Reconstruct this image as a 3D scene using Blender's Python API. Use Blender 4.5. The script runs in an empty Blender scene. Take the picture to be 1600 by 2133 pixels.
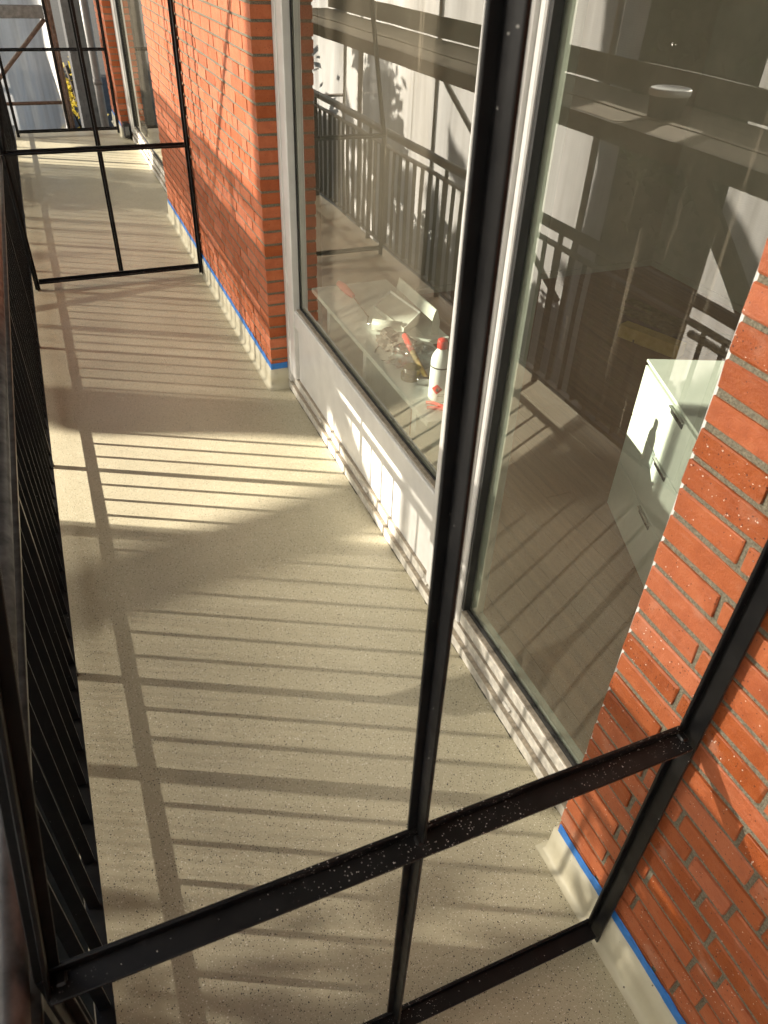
import bpy, bmesh, math, random
from mathutils import Vector, Matrix, noise as mnoise
random.seed(7)
scn = bpy.context.scene
COL = scn.collection

# ------------------------------------------------------------------ camera
cam_d = bpy.data.cameras.new('camera'); cam = bpy.data.objects.new('camera', cam_d); COL.objects.link(cam)
R = ((0.92272636, -0.20938235, 0.32362801), (-0.38355139, -0.5821094, 0.71696372), (0.03826736, -0.7856893, -0.61743658))
cam.matrix_world = Matrix(((R[0][0], -R[0][1], -R[0][2], 0), (R[1][0], -R[1][1], -R[1][2], 0),
                           (R[2][0], -R[2][1], -R[2][2], 2.0), (0, 0, 0, 1)))
cam_d.sensor_fit = 'VERTICAL'; cam_d.sensor_height = 24.0; cam_d.lens = 1532.8 / 2133 * 24.0
cam_d.clip_start = 0.02; cam_d.clip_end = 500
cam_d.dof.use_dof = True; cam_d.dof.focus_distance = 2.7; cam_d.dof.aperture_fstop = 5.5
scn.camera = cam
# ------------------------------------------------------------------ light
SUN = Vector((1.0, -0.495, -0.366)).normalized()          # the way the light travels
world = bpy.data.worlds.new('World'); scn.world = world; world.use_nodes = True
nt = world.node_tree; bg = nt.nodes['Background']; sky = nt.nodes.new('ShaderNodeTexSky')
sky.sky_type = 'NISHITA'; sky.sun_disc = False
sky.sun_elevation = math.asin(-SUN.z); sky.sun_rotation = math.atan2(-SUN.x, -SUN.y)
nt.links.new(sky.outputs[0], bg.inputs[0]); bg.inputs[1].default_value = 0.05
sl = bpy.data.lights.new('sun', 'SUN'); sl.energy = 5.0; sl.angle = math.radians(0.53); sl.color = (1.0, 0.915, 0.78)
so = bpy.data.objects.new('sun', sl); COL.objects.link(so)
so.rotation_euler = SUN.to_track_quat('-Z', 'Y').to_euler(); so.location = (-8, 6, 6)
vs = scn.view_settings; vs.view_transform = 'Standard'; vs.look = 'None'; vs.exposure = 1.9; vs.gamma = 1.0
scn.cycles.use_denoising = True; scn.cycles.use_adaptive_sampling = True; scn.cycles.adaptive_threshold = .02
scn.cycles.max_bounces = 7; scn.cycles.transparent_max_bounces = 10
scn.cycles.diffuse_bounces = 4; scn.cycles.glossy_bounces = 4
scn.cycles.caustics_reflective = False; scn.cycles.caustics_refractive = False
scn.cycles.sample_clamp_indirect = 6.0

# ------------------------------------------------------------------ helpers
class MB:
    def __init__(s): s.v = []; s.f = []
    def add(s, vs_, fs_):
        n = len(s.v); s.v += [tuple(q) for q in vs_]; s.f += [tuple(i + n for i in f) for f in fs_]; return s
    def box(s, x0, x1, y0, y1, z0, z1):
        return s.add([(x0,y0,z0),(x1,y0,z0),(x1,y1,z0),(x0,y1,z0),(x0,y0,z1),(x1,y0,z1),(x1,y1,z1),(x0,y1,z1)],
                     [(3,2,1,0),(4,5,6,7),(0,1,5,4),(1,2,6,5),(2,3,7,6),(3,0,4,7)])
    def obox(s, c, a, b, n, la, lb, ln):
        """oriented box: centre c, unit axes a b n, full lengths"""
        c, a, b, n = Vector(c), Vector(a), Vector(b), Vector(n); pts = []
        for k in (-.5, .5):
            for i, j in ((-.5,-.5),(.5,-.5),(.5,.5),(-.5,.5)):
                pts.append(c + a*la*i + b*lb*j + n*ln*k)
        return s.add(pts, [(3,2,1,0),(4,5,6,7),(0,1,5,4),(1,2,6,5),(2,3,7,6),(3,0,4,7)])
    def tube(s, p0, p1, r0, r1=None, n=12, caps=True):
        r1 = r0 if r1 is None else r1
        p0, p1 = Vector(p0), Vector(p1); d = (p1 - p0).normalized()
        a = d.orthogonal().normalized(); b = d.cross(a); pts = []
        for p, r in ((p0, r0), (p1, r1)):
            for i in range(n):
                t = 2*math.pi*i/n; pts.append(p + a*math.cos(t)*r + b*math.sin(t)*r)
        fs = [(i, (i+1) % n, n+(i+1) % n, n+i) for i in range(n)]
        if caps: fs += [tuple(range(n-1, -1, -1)), tuple(range(n, 2*n))]
        return s.add(pts, fs)
    def path(s, pts, r, n=8):
        """a bent tube through points"""
        pts = [Vector(p) for p in pts]; vv = []; ff = []; a = None
        for k, p in enumerate(pts):
            d = (pts[min(k+1, len(pts)-1)] - pts[max(k-1, 0)]).normalized()
            a = d.orthogonal().normalized() if a is None else (a - d*a.dot(d)).normalized()
            b = d.cross(a); rr = r[k] if isinstance(r, (list, tuple)) else r
            for i in range(n):
                t = 2*math.pi*i/n; vv.append(p + a*math.cos(t)*rr + b*math.sin(t)*rr)
        for k in range(len(pts)-1):
            for i in range(n): ff.append((k*n+i, k*n+(i+1) % n, (k+1)*n+(i+1) % n, (k+1)*n+i))
        ff += [tuple(range(n-1, -1, -1)), tuple(range((len(pts)-1)*n, len(pts)*n))]
        return s.add(vv, ff)
    def lathe(s, c, prof, n=28):
        c = Vector(c); vv = []; ff = []
        for r, z in prof:
            for i in range(n):
                t = 2*math.pi*i/n; vv.append(c + Vector((r*math.cos(t), r*math.sin(t), z)))
        for k in range(len(prof)-1):
            for i in range(n): ff.append((k*n+i, k*n+(i+1) % n, (k+1)*n+(i+1) % n, (k+1)*n+i))
        ff += [tuple(range(n-1, -1, -1)), tuple(range((len(prof)-1)*n, len(prof)*n))]
        return s.add(vv, ff)
    def build(s, name, mat, parent=None, smooth=False, bevel=0.0):
        me = bpy.data.meshes.new(name); me.from_pydata(s.v, [], s.f); me.update()
        if bevel:
            bm = bmesh.new(); bm.from_mesh(me)
            bmesh.ops.bevel(bm, geom=list(bm.edges), offset=bevel, segments=1, affect='EDGES', clamp_overlap=True)
            bm.to_mesh(me); bm.free()
        o = bpy.data.objects.new(name, me); COL.objects.link(o); me.materials.append(mat)
        if smooth: me.polygons.foreach_set('use_smooth', [True]*len(me.polygons))
        if parent: o.parent = parent; o.matrix_parent_inverse = parent.matrix_world.inverted()
        return o
def tag(o, label=None, cat=None, group=None, kind=None):
    if label: o['label'] = label
    if cat: o['category'] = cat
    if group: o['group'] = group
    if kind: o['kind'] = kind
    return o
def empty(name, loc, label, cat, group=None):
    o = bpy.data.objects.new(name, None); COL.objects.link(o); o.empty_display_size = .05
    o.matrix_world = Matrix.Translation(loc); return tag(o, label, cat, group)
def struct(o): o['kind'] = 'structure'; return o

# ------------------------------------------------------------------ materials
def material(name):
    m = bpy.data.materials.new(name); m.use_nodes = True
    n = m.node_tree; return m, n, n.nodes['Principled BSDF'], n.nodes['Material Output']
def N(n, t, **kw):
    x = n.nodes.new('ShaderNode' + t)
    for k, v in kw.items():
        if k.startswith('i_'): x.inputs[k[2:].replace('_', ' ')].default_value = v
        else: setattr(x, k, v)
    return x
def ramp(n, src, stops):
    r = n.nodes.new('ShaderNodeValToRGB'); e = r.color_ramp.elements
    while len(e) < len(stops): e.new(.5)
    for k, (p, c) in enumerate(stops):
        e[k].position = p; e[k].color = (*c, 1) if isinstance(c, (tuple, list)) else (c, c, c, 1)
    n.links.new(src, r.inputs[0]); return r.outputs[0]
def mixc(n, fac, a, b, mode='MIX'):
    x = N(n, 'Mix', data_type='RGBA', blend_type=mode)
    for sock, val in ((x.inputs[0], fac), (x.inputs[6], a), (x.inputs[7], b)):
        if isinstance(val, bpy.types.NodeSocket): n.links.new(val, sock)
        elif isinstance(val, (tuple, list)): sock.default_value = (*val, 1)
        else: sock.default_value = val
    return x.outputs[2]
def math_(n, op, a, b=None, c=None):
    x = N(n, 'Math', operation=op)
    for i, val in enumerate((a, b, c)):
        if val is None: continue
        if isinstance(val, bpy.types.NodeSocket): n.links.new(val, x.inputs[i])
        else: x.inputs[i].default_value = val
    return x.outputs[0]
def coords(n, kind='Object', scale=(1, 1, 1)):
    t = N(n, 'TexCoord'); mp = N(n, 'Mapping'); mp.inputs['Scale'].default_value = scale
    n.links.new(t.outputs[kind], mp.inputs[0]); return mp.outputs[0]
def wcoords(n, scale=(1, 1, 1)):
    g = N(n, 'NewGeometry'); mp = N(n, 'Mapping'); mp.inputs['Scale'].default_value = scale
    n.links.new(g.outputs['Position'], mp.inputs[0]); return mp.outputs[0]
def noise(n, co, scale, detail=4, rough=.55, dist=0):
    x = N(n, 'TexNoise'); x.inputs['Scale'].default_value = scale; x.inputs['Detail'].default_value = detail
    x.inputs['Roughness'].default_value = rough; x.inputs['Distortion'].default_value = dist
    n.links.new(co, x.inputs['Vector']); return x.outputs[0]
def voro(n, co, scale, feature='F1'):
    x = N(n, 'TexVoronoi', feature=feature); x.inputs['Scale'].default_value = scale; n.links.new(co, x.inputs['Vector']); return x
def bump(n, h, bsdf, strength=.3, dist=.002):
    b = N(n, 'Bump'); b.inputs['Strength'].default_value = strength; b.inputs['Distance'].default_value = dist
    n.links.new(h, b.inputs['Height']); n.links.new(b.outputs[0], bsdf.inputs['Normal']); return b
def specks(n, co, scale, size, keep, seed_scale=1.0):
    """mask of small round dots: one per voronoi cell that passes 'keep'"""
    v = voro(n, co, scale); sep = N(n, 'SeparateColor'); n.links.new(v.outputs['Color'], sep.inputs[0])
    rad = math_(n, 'MULTIPLY', sep.outputs[1], size)
    a = math_(n, 'LESS_THAN', v.outputs['Distance'], rad); k = math_(n, 'LESS_THAN', sep.outputs[0], keep)
    return math_(n, 'MULTIPLY', a, k)

def mat_simple(name, col, rough=.5, metal=0.0, var=.12, nscale=18, bmp=0.0, bscale=120):
    m, n, p, o = material(name); co = wcoords(n)
    nz = noise(n, co, nscale, 5)
    dark = tuple(c*(1-var) for c in col); lite = tuple(min(1, c*(1+var)) for c in col)
    n.links.new(ramp(n, nz, [(.3, dark), (.7, lite)]), p.inputs['Base Color'])
    p.inputs['Roughness'].default_value = rough; p.inputs['Metallic'].default_value = metal
    if bmp: bump(n, noise(n, co, bscale, 4), p, bmp, .001)
    return m
def mat_floor():
    m, n, p, o = material('epoxy_floor'); co = wcoords(n)
    base = ramp(n, noise(n, co, 2.2, 5), [(.3, (.485, .440, .300)), (.7, (.535, .488, .345))])
    fine = noise(n, co, 260, 3); base = mixc(n, .25, base, ramp(n, fine, [(.3, (.30, .27, .20)), (.7, (.55, .50, .38))]))
    base = mixc(n, specks(n, co, 260, .40, .50), base, (.74, .70, .56))
    co2 = wcoords(n, (1.13, .94, 1)); base = mixc(n, specks(n, co2, 250, .40, .44), base, (.05, .046, .036))
    co3 = wcoords(n, (.9, 1.07, 1)); base = mixc(n, specks(n, co3, 150, .30, .26), base, (.80, .78, .68))
    base = mixc(n, specks(n, wcoords(n, (1.02, .87, 1)), 150, .30, .24), base, (.035, .03, .03))
    smud = ramp(n, noise(n, wcoords(n, (1, .55, 1)), 1.7, 6, .6, .6), [(.35, 1.0), (.72, .84)])
    mul = N(n, 'Mix', data_type='RGBA', blend_type='MULTIPLY'); mul.inputs[0].default_value = 1; n.links.new(base, mul.inputs[6]); n.links.new(smud, mul.inputs[7]); base = mul.outputs[2]
    base = mixc(n, math_(n, 'MULTIPLY', specks(n, co, 9, .05, .35), .6), base, (.12, .10, .08))
    n.links.new(base, p.inputs['Base Color'])
    n.links.new(ramp(n, noise(n, co, 5, 4), [(.3, .34), (.7, .48)]), p.inputs['Roughness'])
    p.inputs['Specular IOR Level'].default_value = .45
    h = math_(n, 'ADD', noise(n, co, 170, 3), math_(n, 'MULTIPLY', noise(n, co, 14, 3), 1.6))
    bump(n, h, p, .35, .0022); return m
def mat_coating():
    m, n, p, o = material('coating_upstand'); co = wcoords(n)
    c = ramp(n, noise(n, co, 9, 5), [(.3, (.50, .46, .335)), (.7, (.55, .51, .38))])
    c = mixc(n, specks(n, co, 90, .25, .08), c, (.15, .13, .1))
    n.links.new(c, p.inputs['Base Color']); p.inputs['Roughness'].default_value = .5
    bump(n, noise(n, wcoords(n, (1, 1, .5)), 40, 5, .6), p, .4, .004); return m
def mat_brick(name, spatter):
    m, n, p, o = material(name); co = wcoords(n); oi = N(n, 'ObjectInfo')
    c = ramp(n, oi.outputs['Random'], [(0, (.33, .074, .021)), (.35, (.42, .104, .030)), (.7, (.46, .122, .037)), (1, (.36, .092, .033))])
    c = mixc(n, .55, c, ramp(n, noise(n, co, 26, 6, .65), [(.25, (.27, .060, .019)), (.5, (.43, .107, .032)), (.78, (.52, .17, .07))]))
    streak = noise(n, wcoords(n, (1, 6, 40)), 3, 5)
    c = mixc(n, math_(n, 'MULTIPLY', ramp(n, streak, [(.58, 0), (.75, 1)]), .35), c, (.50, .20, .12))
    c = mixc(n, specks(n, co, 160, .3, .22), c, (.12, .03, .015))
    hv = N(n, 'HueSaturation'); n.links.new(c, hv.inputs['Color']); rv = N(n, 'TexWhiteNoise', noise_dimensions='1D'); n.links.new(oi.outputs['Random'], rv.inputs['W'])
    n.links.new(math_(n, 'MULTIPLY_ADD', rv.outputs[0], .36, .70 if spatter else .86), hv.inputs['Value'])  # spattered bricks darker: the near pier's weaker exposure put into the colour
    n.links.new(math_(n, 'MULTIPLY_ADD', rv.outputs[0], -.10, 1.05 if spatter else 1.04), hv.inputs['Saturation']); c = hv.outputs[0]
    if spatter:
        blot = ramp(n, noise(n, co, 9, 4), [(.60, 0), (.72, 1)])
        c = mixc(n, math_(n, 'MULTIPLY', blot, .30), c, (.58, .36, .26))
        c = mixc(n, specks(n, co, 170, .24, .10), c, (.80, .70, .60))
        c = mixc(n, specks(n, wcoords(n, (1, .7, 1.2)), 70, .13, .07), c, (.82, .74, .66))
    n.links.new(c, p.inputs['Base Color']); p.inputs['Roughness'].default_value = .72 if not spatter else .55
    pit = math_(n, 'MULTIPLY', specks(n, co, 130, .36, .25), -.9)
    h = math_(n, 'ADD', math_(n, 'ADD', noise(n, co, 60, 6, .65), pit), math_(n, 'MULTIPLY', noise(n, co, 340, 3), .4))
    bump(n, h, p, .8, .0035); return m
def mat_mortar():
    m, n, p, o = material('mortar'); co = wcoords(n)
    c = ramp(n, noise(n, co, 180, 4, .7), [(.25, (.06, .054, .038)), (.5, (.19, .168, .118)), (.75, (.31, .275, .20))])
    c = mixc(n, specks(n, co, 240, .35, .3), c, (.05, .045, .035))
    n.links.new(c, p.inputs['Base Color']); p.inputs['Roughness'].default_value = .95
    bump(n, noise(n, co, 220, 4, .7), p, .9, .004); return m
def mat_steel(name, dens):
    m, n, p, o = material(name); co = wcoords(n)
    c = ramp(n, noise(n, co, 30, 5), [(.3, (.0035, .0035, .004)), (.7, (.009, .0085, .0085))])
    c = mixc(n, math_(n, 'MULTIPLY', ramp(n, noise(n, wcoords(n, (1, 1, .3)), 45, 5), [(.62, 0), (.8, 1)]), .15), c, (.10, .095, .095))
    p.inputs['Specular IOR Level'].default_value = .28
    m1 = specks(n, co, 260, .30, dens); mk = ramp(n, noise(n, co, 5, 2), [(.42, 0), (.62, 1)])
    c = mixc(n, math_(n, 'MULTIPLY', m1, mk), c, (.62, .60, .56))
    c = mixc(n, specks(n, wcoords(n, (1.2, .9, 1)), 120, .16, dens*.35), c, (.6, .58, .54))
    n.links.new(c, p.inputs['Base Color'])
    n.links.new(ramp(n, noise(n, co, 22, 4), [(.3, .30), (.7, .46)]), p.inputs['Roughness'])
    bump(n, noise(n, co, 130, 3), p, .12, .0012); return m
def mat_glass():
    m, n, p, o = material('window_glass'); n.nodes.remove(p)
    lw = N(n, 'LayerWeight'); lw.inputs[0].default_value = .5
    f = math_(n, 'MULTIPLY_ADD', math_(n, 'POWER', lw.outputs['Facing'], 5.0), .955, .045)
    r = math_(n, 'DIVIDE', math_(n, 'MULTIPLY', f, 3.0), math_(n, 'MULTIPLY_ADD', f, 2.0, 1.0))
    r = math_(n, 'MINIMUM', math_(n, 'MULTIPLY_ADD', r, 1.0, .02), 1.0)
    tr = N(n, 'BsdfTransparent'); tr.inputs[0].default_value = (.86, .90, .84, 1)
    gl = N(n, 'BsdfGlossy'); gl.inputs['Roughness'].default_value = .004; gl.inputs[0].default_value = (1, .985, .95, 1)
    co = wcoords(n)
    b = N(n, 'Bump'); b.inputs['Strength'].default_value = 1; b.inputs['Distance'].default_value = .0007
    n.links.new(noise(n, wcoords(n, (1, 1, .6)), 2.6, 1), b.inputs['Height']); n.links.new(b.outputs[0], gl.inputs['Normal'])
    mx = N(n, 'MixShader'); n.links.new(r, mx.inputs[0]); n.links.new(tr.outputs[0], mx.inputs[1]); n.links.new(gl.outputs[0], mx.inputs[2])
    df = N(n, 'BsdfDiffuse'); df.inputs[0].default_value = (.72, .62, .46, 1)
    sp = math_(n, 'MULTIPLY', specks(n, co, 90, .09, .22), .7)
    runs = math_(n, 'MULTIPLY', ramp(n, noise(n, wcoords(n, (1, 46, 1.1)), 1.4, 5, .65, .35), [(.60, 0), (.74, 1)]),
                 ramp(n, noise(n, co, 2.3, 2), [(.40, 0), (.62, 1)]))
    film = math_(n, 'MULTIPLY_ADD', noise(n, co, 3, 4), .045, .010)
    d = math_(n, 'MAXIMUM', sp, math_(n, 'MULTIPLY_ADD', runs, .17, film))
    m2 = N(n, 'MixShader'); n.links.new(d, m2.inputs[0]); n.links.new(mx.outputs[0], m2.inputs[1]); n.links.new(df.outputs[0], m2.inputs[2])
    n.links.new(m2.outputs[0], o.inputs[0]); return m
def mat_net(name, open_):
    """woven debris netting: open weave, lets part of the sun straight through and glows with the rest"""
    m, n, p, o = material(name); n.nodes.remove(p); co = wcoords(n)
    g = N(n, 'SeparateXYZ'); n.links.new(co, g.inputs[0])
    wv = math_(n, 'SINE', math_(n, 'MULTIPLY', math_(n, 'ADD', g.outputs[2], math_(n, 'MULTIPLY', noise(n, wcoords(n, (1, 1, .25)), 4, 2), .06)), 2*math.pi/.0125))
    wy = math_(n, 'SINE', math_(n, 'MULTIPLY', math_(n, 'ADD', g.outputs[0], g.outputs[1]), 2*math.pi/.034))
    a = math_(n, 'MULTIPLY_ADD', wv, .11, math_(n, 'MULTIPLY_ADD', wy, .03, math_(n, 'MULTIPLY_ADD', noise(n, wcoords(n, (5, 5, .25)), 1.6, 4), .20, open_-.10)))
    fold_tone = noise(n, wcoords(n, (7, 7, .35)), 1.3, 5)  # vertical tone bands paint the light and dark of the folds
    colr = ramp(n, fold_tone, [(.3, (.62, .61, .59)), (.7, (.92, .92, .91))])
    tl = N(n, 'BsdfTranslucent'); df = N(n, 'BsdfDiffuse'); n.links.new(colr, tl.inputs[0]); n.links.new(colr, df.inputs[0])
    mx = N(n, 'MixShader'); mx.inputs[0].default_value = .25; n.links.new(tl.outputs[0], mx.inputs[1]); n.links.new(df.outputs[0], mx.inputs[2])
    tr = N(n, 'BsdfTransparent')
    m2 = N(n, 'MixShader'); n.links.new(a, m2.inputs[0]); n.links.new(mx.outputs[0], m2.inputs[1]); n.links.new(tr.outputs[0], m2.inputs[2])
    n.links.new(m2.outputs[0], o.inputs[0]); return m
def mat_wood(name, a, b, axis=(18, 1.2, 18), rough=.6):
    m, n, p, o = material(name); co = wcoords(n, axis)
    n.links.new(ramp(n, noise(n, co, 2.4, 7, .6, .4), [(.25, a), (.75, b)]), p.inputs['Base Color'])
    p.inputs['Roughness'].default_value = rough; bump(n, noise(n, co, 6, 5), p, .3, .001); return m
def mat_leaf(name, a, b):
    m, n, p, o = material(name); co = wcoords(n)
    c = ramp(n, noise(n, co, 7, 3), [(.3, a), (.7, b)]); n.links.new(c, p.inputs['Base Color']); p.inputs['Roughness'].default_value = .5
    tl = N(n, 'BsdfTranslucent'); n.links.new(c, tl.inputs[0]); mx = N(n, 'MixShader'); mx.inputs[0].default_value = .35
    n.links.new(p.outputs[0], mx.inputs[1]); n.links.new(tl.outputs[0], mx.inputs[2]); n.links.new(mx.outputs[0], o.inputs[0]); return m
def mat_clear(name, tint, refl=.12):
    m, n, p, o = material(name); n.nodes.remove(p)
    tr = N(n, 'BsdfTransparent'); tr.inputs[0].default_value = (*tint, 1); gl = N(n, 'BsdfGlossy'); gl.inputs['Roughness'].default_value = .12
    lw = N(n, 'LayerWeight'); lw.inputs[0].default_value = .35; mx = N(n, 'MixShader')
    n.links.new(math_(n, 'MULTIPLY_ADD', lw.outputs['Facing'], .6, refl), mx.inputs[0])
    co = wcoords(n); b = N(n, 'Bump'); b.inputs['Strength'].default_value = .6; b.inputs['Distance'].default_value = .006
    n.links.new(noise(n, co, 45, 3), b.inputs['Height']); n.links.new(b.outputs[0], gl.inputs['Normal'])
    n.links.new(tr.outputs[0], mx.inputs[1]); n.links.new(gl.outputs[0], mx.inputs[2]); n.links.new(mx.outputs[0], o.inputs[0]); return m

M_floor = mat_floor(); M_coat = mat_coating(); M_brick = mat_brick('brick', False); M_brickS = mat_brick('brick_spattered', True)
M_mortar = mat_mortar(); M_steel = mat_steel('black_steel', .015); M_steelD = mat_steel('black_steel_dripped', .6)
M_wornLit = mat_simple('worn_highlit_steel', (.085, .083, .083), .33, .3, var=.55, nscale=22, bmp=.2)  # grey highlights of the rails put into the base colour, with scuffs
M_glass = mat_glass(); M_net = mat_net('debris_net', .185); M_netO = mat_net('debris_net_open', .40); M_netband = mat_net('debris_net_hem', .12)
M_white = mat_simple('white_frame', (.68, .67, .64), .36, var=.08, nscale=9, bmp=.05)
M_sill = mat_simple('white_sill_dirty', (.54, .51, .45), .5, var=.3, nscale=40, bmp=.15)
M_ledge = mat_simple('dusty_ledge', (.36, .31, .24), .8, var=.3, nscale=70, bmp=.3)
M_gasket = mat_simple('rubber_gasket', (.02, .02, .019), .55)
M_spacer = mat_simple('pane_spacer', (.30, .32, .28), .35, var=.1)
M_tape = mat_simple('blue_tape', (.035, .19, .56), .55, var=.15, nscale=60, bmp=.2)
M_room = mat_simple('room_plaster', (.58, .57, .50), .9, var=.12, nscale=3, bmp=.2, bscale=40)
M_rfloor = mat_wood('room_floorboards', (.20, .088, .040), (.34, .165, .078), (14, 1, 1), .42)
M_conc = mat_simple('concrete', (.22, .21, .195), .9, var=.2, nscale=5, bmp=.4, bscale=60)
M_shelf = mat_simple('white_board', (.72, .75, .70), .35, var=.05)
M_cab = mat_simple('white_lacquer', (.66, .70, .64), .3, var=.03)
M_dark = mat_simple('dark_slot', (.02, .02, .02), .6)
M_tubeS = mat_simple('galvanised_tube', (.24, .235, .225), .5, .55, var=.3, nscale=25, bmp=.15)
M_tubeB = mat_simple('rusty_tube', (.22, .16, .12), .65, .2, var=.4, nscale=30, bmp=.3)
M_plank = mat_wood('scaffold_plank', (.16, .13, .085), (.36, .30, .20), (20, 1.2, 20), .85)
M_plankD = mat_wood('toe_board_wood', (.07, .058, .04), (.14, .12, .085), (20, 1.2, 20), .85)
M_ground = mat_simple('leaf_litter_ground', (.035, .030, .022), .95, var=.5, nscale=4)
M_bark = mat_simple('bark', (.07, .055, .04), .95, var=.4, nscale=30, bmp=.8, bscale=40)
M_leafG = mat_leaf('green_leaves', (.025, .05, .012), (.07, .11, .03))
M_leafY = mat_leaf('yellow_leaves', (.30, .22, .02), (.55, .42, .05))
M_slate = mat_simple('grey_slate', (.17, .175, .175), .75, var=.2, nscale=14, bmp=.3)
M_pipe = mat_simple('grey_pipe', (.26, .25, .235), .45, var=.12)
M_red = mat_simple('red_plastic', (.62, .035, .025), .35, var=.1)
M_wood = mat_wood('pale_handle_wood', (.48, .32, .14), (.66, .47, .23), (30, 30, 30), .45)
M_metal = mat_simple('bright_steel', (.55, .55, .54), .25, 1.0, var=.1)
M_white2 = mat_simple('white_plastic', (.78, .80, .78), .35, var=.04)
M_rag = mat_simple('dark_rag', (.10, .085, .07), .9, var=.35, nscale=40, bmp=.6, bscale=70)
M_tray = mat_simple('grey_white_tray', (.50, .51, .46), .4, var=.08)
M_clear = mat_clear('clear_plastic', (.88, .92, .93), .16)
M_yclear = mat_clear('yellow_clear_tape', (.62, .62, .10), .14)
M_oldwood = mat_wood('waste_wood', (.18, .11, .055), (.36, .24, .13), (9, 9, 9), .8)
M_newwood = mat_wood('yellow_timber', (.46, .28, .07), (.60, .40, .13), (9, 9, 9), .7)
M_label = mat_simple('hazard_label_red', (.60, .03, .02), .4, var=.05)
M_black = mat_simple('black_print', (.015, .015, .015), .5)

# ------------------------------------------------------------------ setting: slab, rooms, ground
XW = 0.895                      # brick face
XG = 1.03                       # glass plane
struct(MB().box(-.312, 1.06, -7.2, 10.55, -.16, 0).build('balcony_floor', M_floor))
struct(MB().box(-.302, 1.06, -7.2, 10.55, -.30, -.164).build('balcony_slab', M_conc))
struct(MB().box(-.40, 4.6, -7.2, 12.2, 2.72, 2.95).build('ceiling_slab', M_conc))
struct(MB().box(1.062, 4.6, -2.2, 12.2, -.20, -.004).build('room_slab', M_conc))
# room floor of boards
rf = struct(MB().box(1.062, 4.3, -1.7, 4.6, -.003, .004).build('room_floor', M_conc))
bx = 1.075; k = 0
while bx < 4.25:
    y = -1.7 + (k*0.77 % 1.6) - 1.6; k += 1
    while y < 4.5:
        y0, y1 = max(y, -1.68), min(y+1.6, 4.52)
        if y1 - y0 > .05: MB().box(bx, bx+.138, y0+.001, y1-.001, .004, .016).build('floorboard', M_rfloor, rf)
        y += 1.6
    bx += .14
struct(MB().box(1.20, 4.40, 4.52, 4.66, .0165, 2.718).build('room_wall_end', M_room))
struct(MB().box(4.26, 4.40, -1.7, 4.518, .0165, 2.718).build('room_wall_back', M_room))
struct(MB().box(XW, 1.2, -7.2, -3.602, 0, 2.718).build('wall_behind_viewer', M_brick))  # unseen stretch of wall, added so less sky light enters
struct(MB().box(1.20, 4.40, -1.84, -1.70, .0165, 2.718).build('room_wall_near', M_room))
struct(MB().box(1.20, 2.6, 10.6, 10.7, 0, 2.718).build('second_room_wall_end', M_room))
struct(MB().box(2.6, 2.7, 4.662, 10.7, 0, 2.718).build('second_room_wall_back', M_room))
# skirting rails in the room
tag(MB().box(2.2, 4.258, 4.500, 4.518, .017, .06).build('baseboard', M_room), 'pale rough baseboard along the end wall of the room', 'baseboard')
tag(MB().box(4.240, 4.258, -1.6, 4.498, .017, .06).build('baseboard', M_room), 'pale rough baseboard along the back wall of the room', 'baseboard')
struct(MB().box(-90, 90, -90, 120, -3.6, -3.2).build('ground', M_ground))

# ------------------------------------------------------------------ bricks
def brick_mesh(L, D, Hh, seed):
    rnd = random.Random(seed); c = .0024; pts = []
    hx, hy, hz = D/2, L/2, Hh/2
    for sx in (-1, 1):
        for sy in (-1, 1):
            for sz in (-1, 1):
                j = lambda: rnd.uniform(-.0016, .0016)
                cc = c*rnd.uniform(.5, 1.7)
                pts.append((sx*hx, sy*(hy-cc)+j(), sz*(hz-cc)+j()))
                pts.append((sx*(hx-cc), sy*hy+j(), sz*(hz-cc)+j()))
                pts.append((sx*(hx-cc), sy*(hy-cc)+j(), sz*hz+j()))
    bm = bmesh.new(); vs_ = [bm.verts.new(q) for q in pts]
    bmesh.ops.convex_hull(bm, input=vs_)
    bmesh.ops.delete(bm, geom=[v for v in bm.verts if not v.link_faces], context='VERTS')
    me = bpy.data.meshes.new('brick'); bm.to_mesh(me); bm.free(); return me
BH = .0492; PITCH = .0612; JT = .0118; PH = .046
MESH = {}
def get_mesh(L, mat, rnd):
    key = (round(L, 3), mat.name, rnd.randrange(6))
    if key not in MESH:
        MESH[key] = brick_mesh(L, .10, BH, hash(key) & 0xffff); MESH[key].materials.append(mat)
    return MESH[key]
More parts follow.
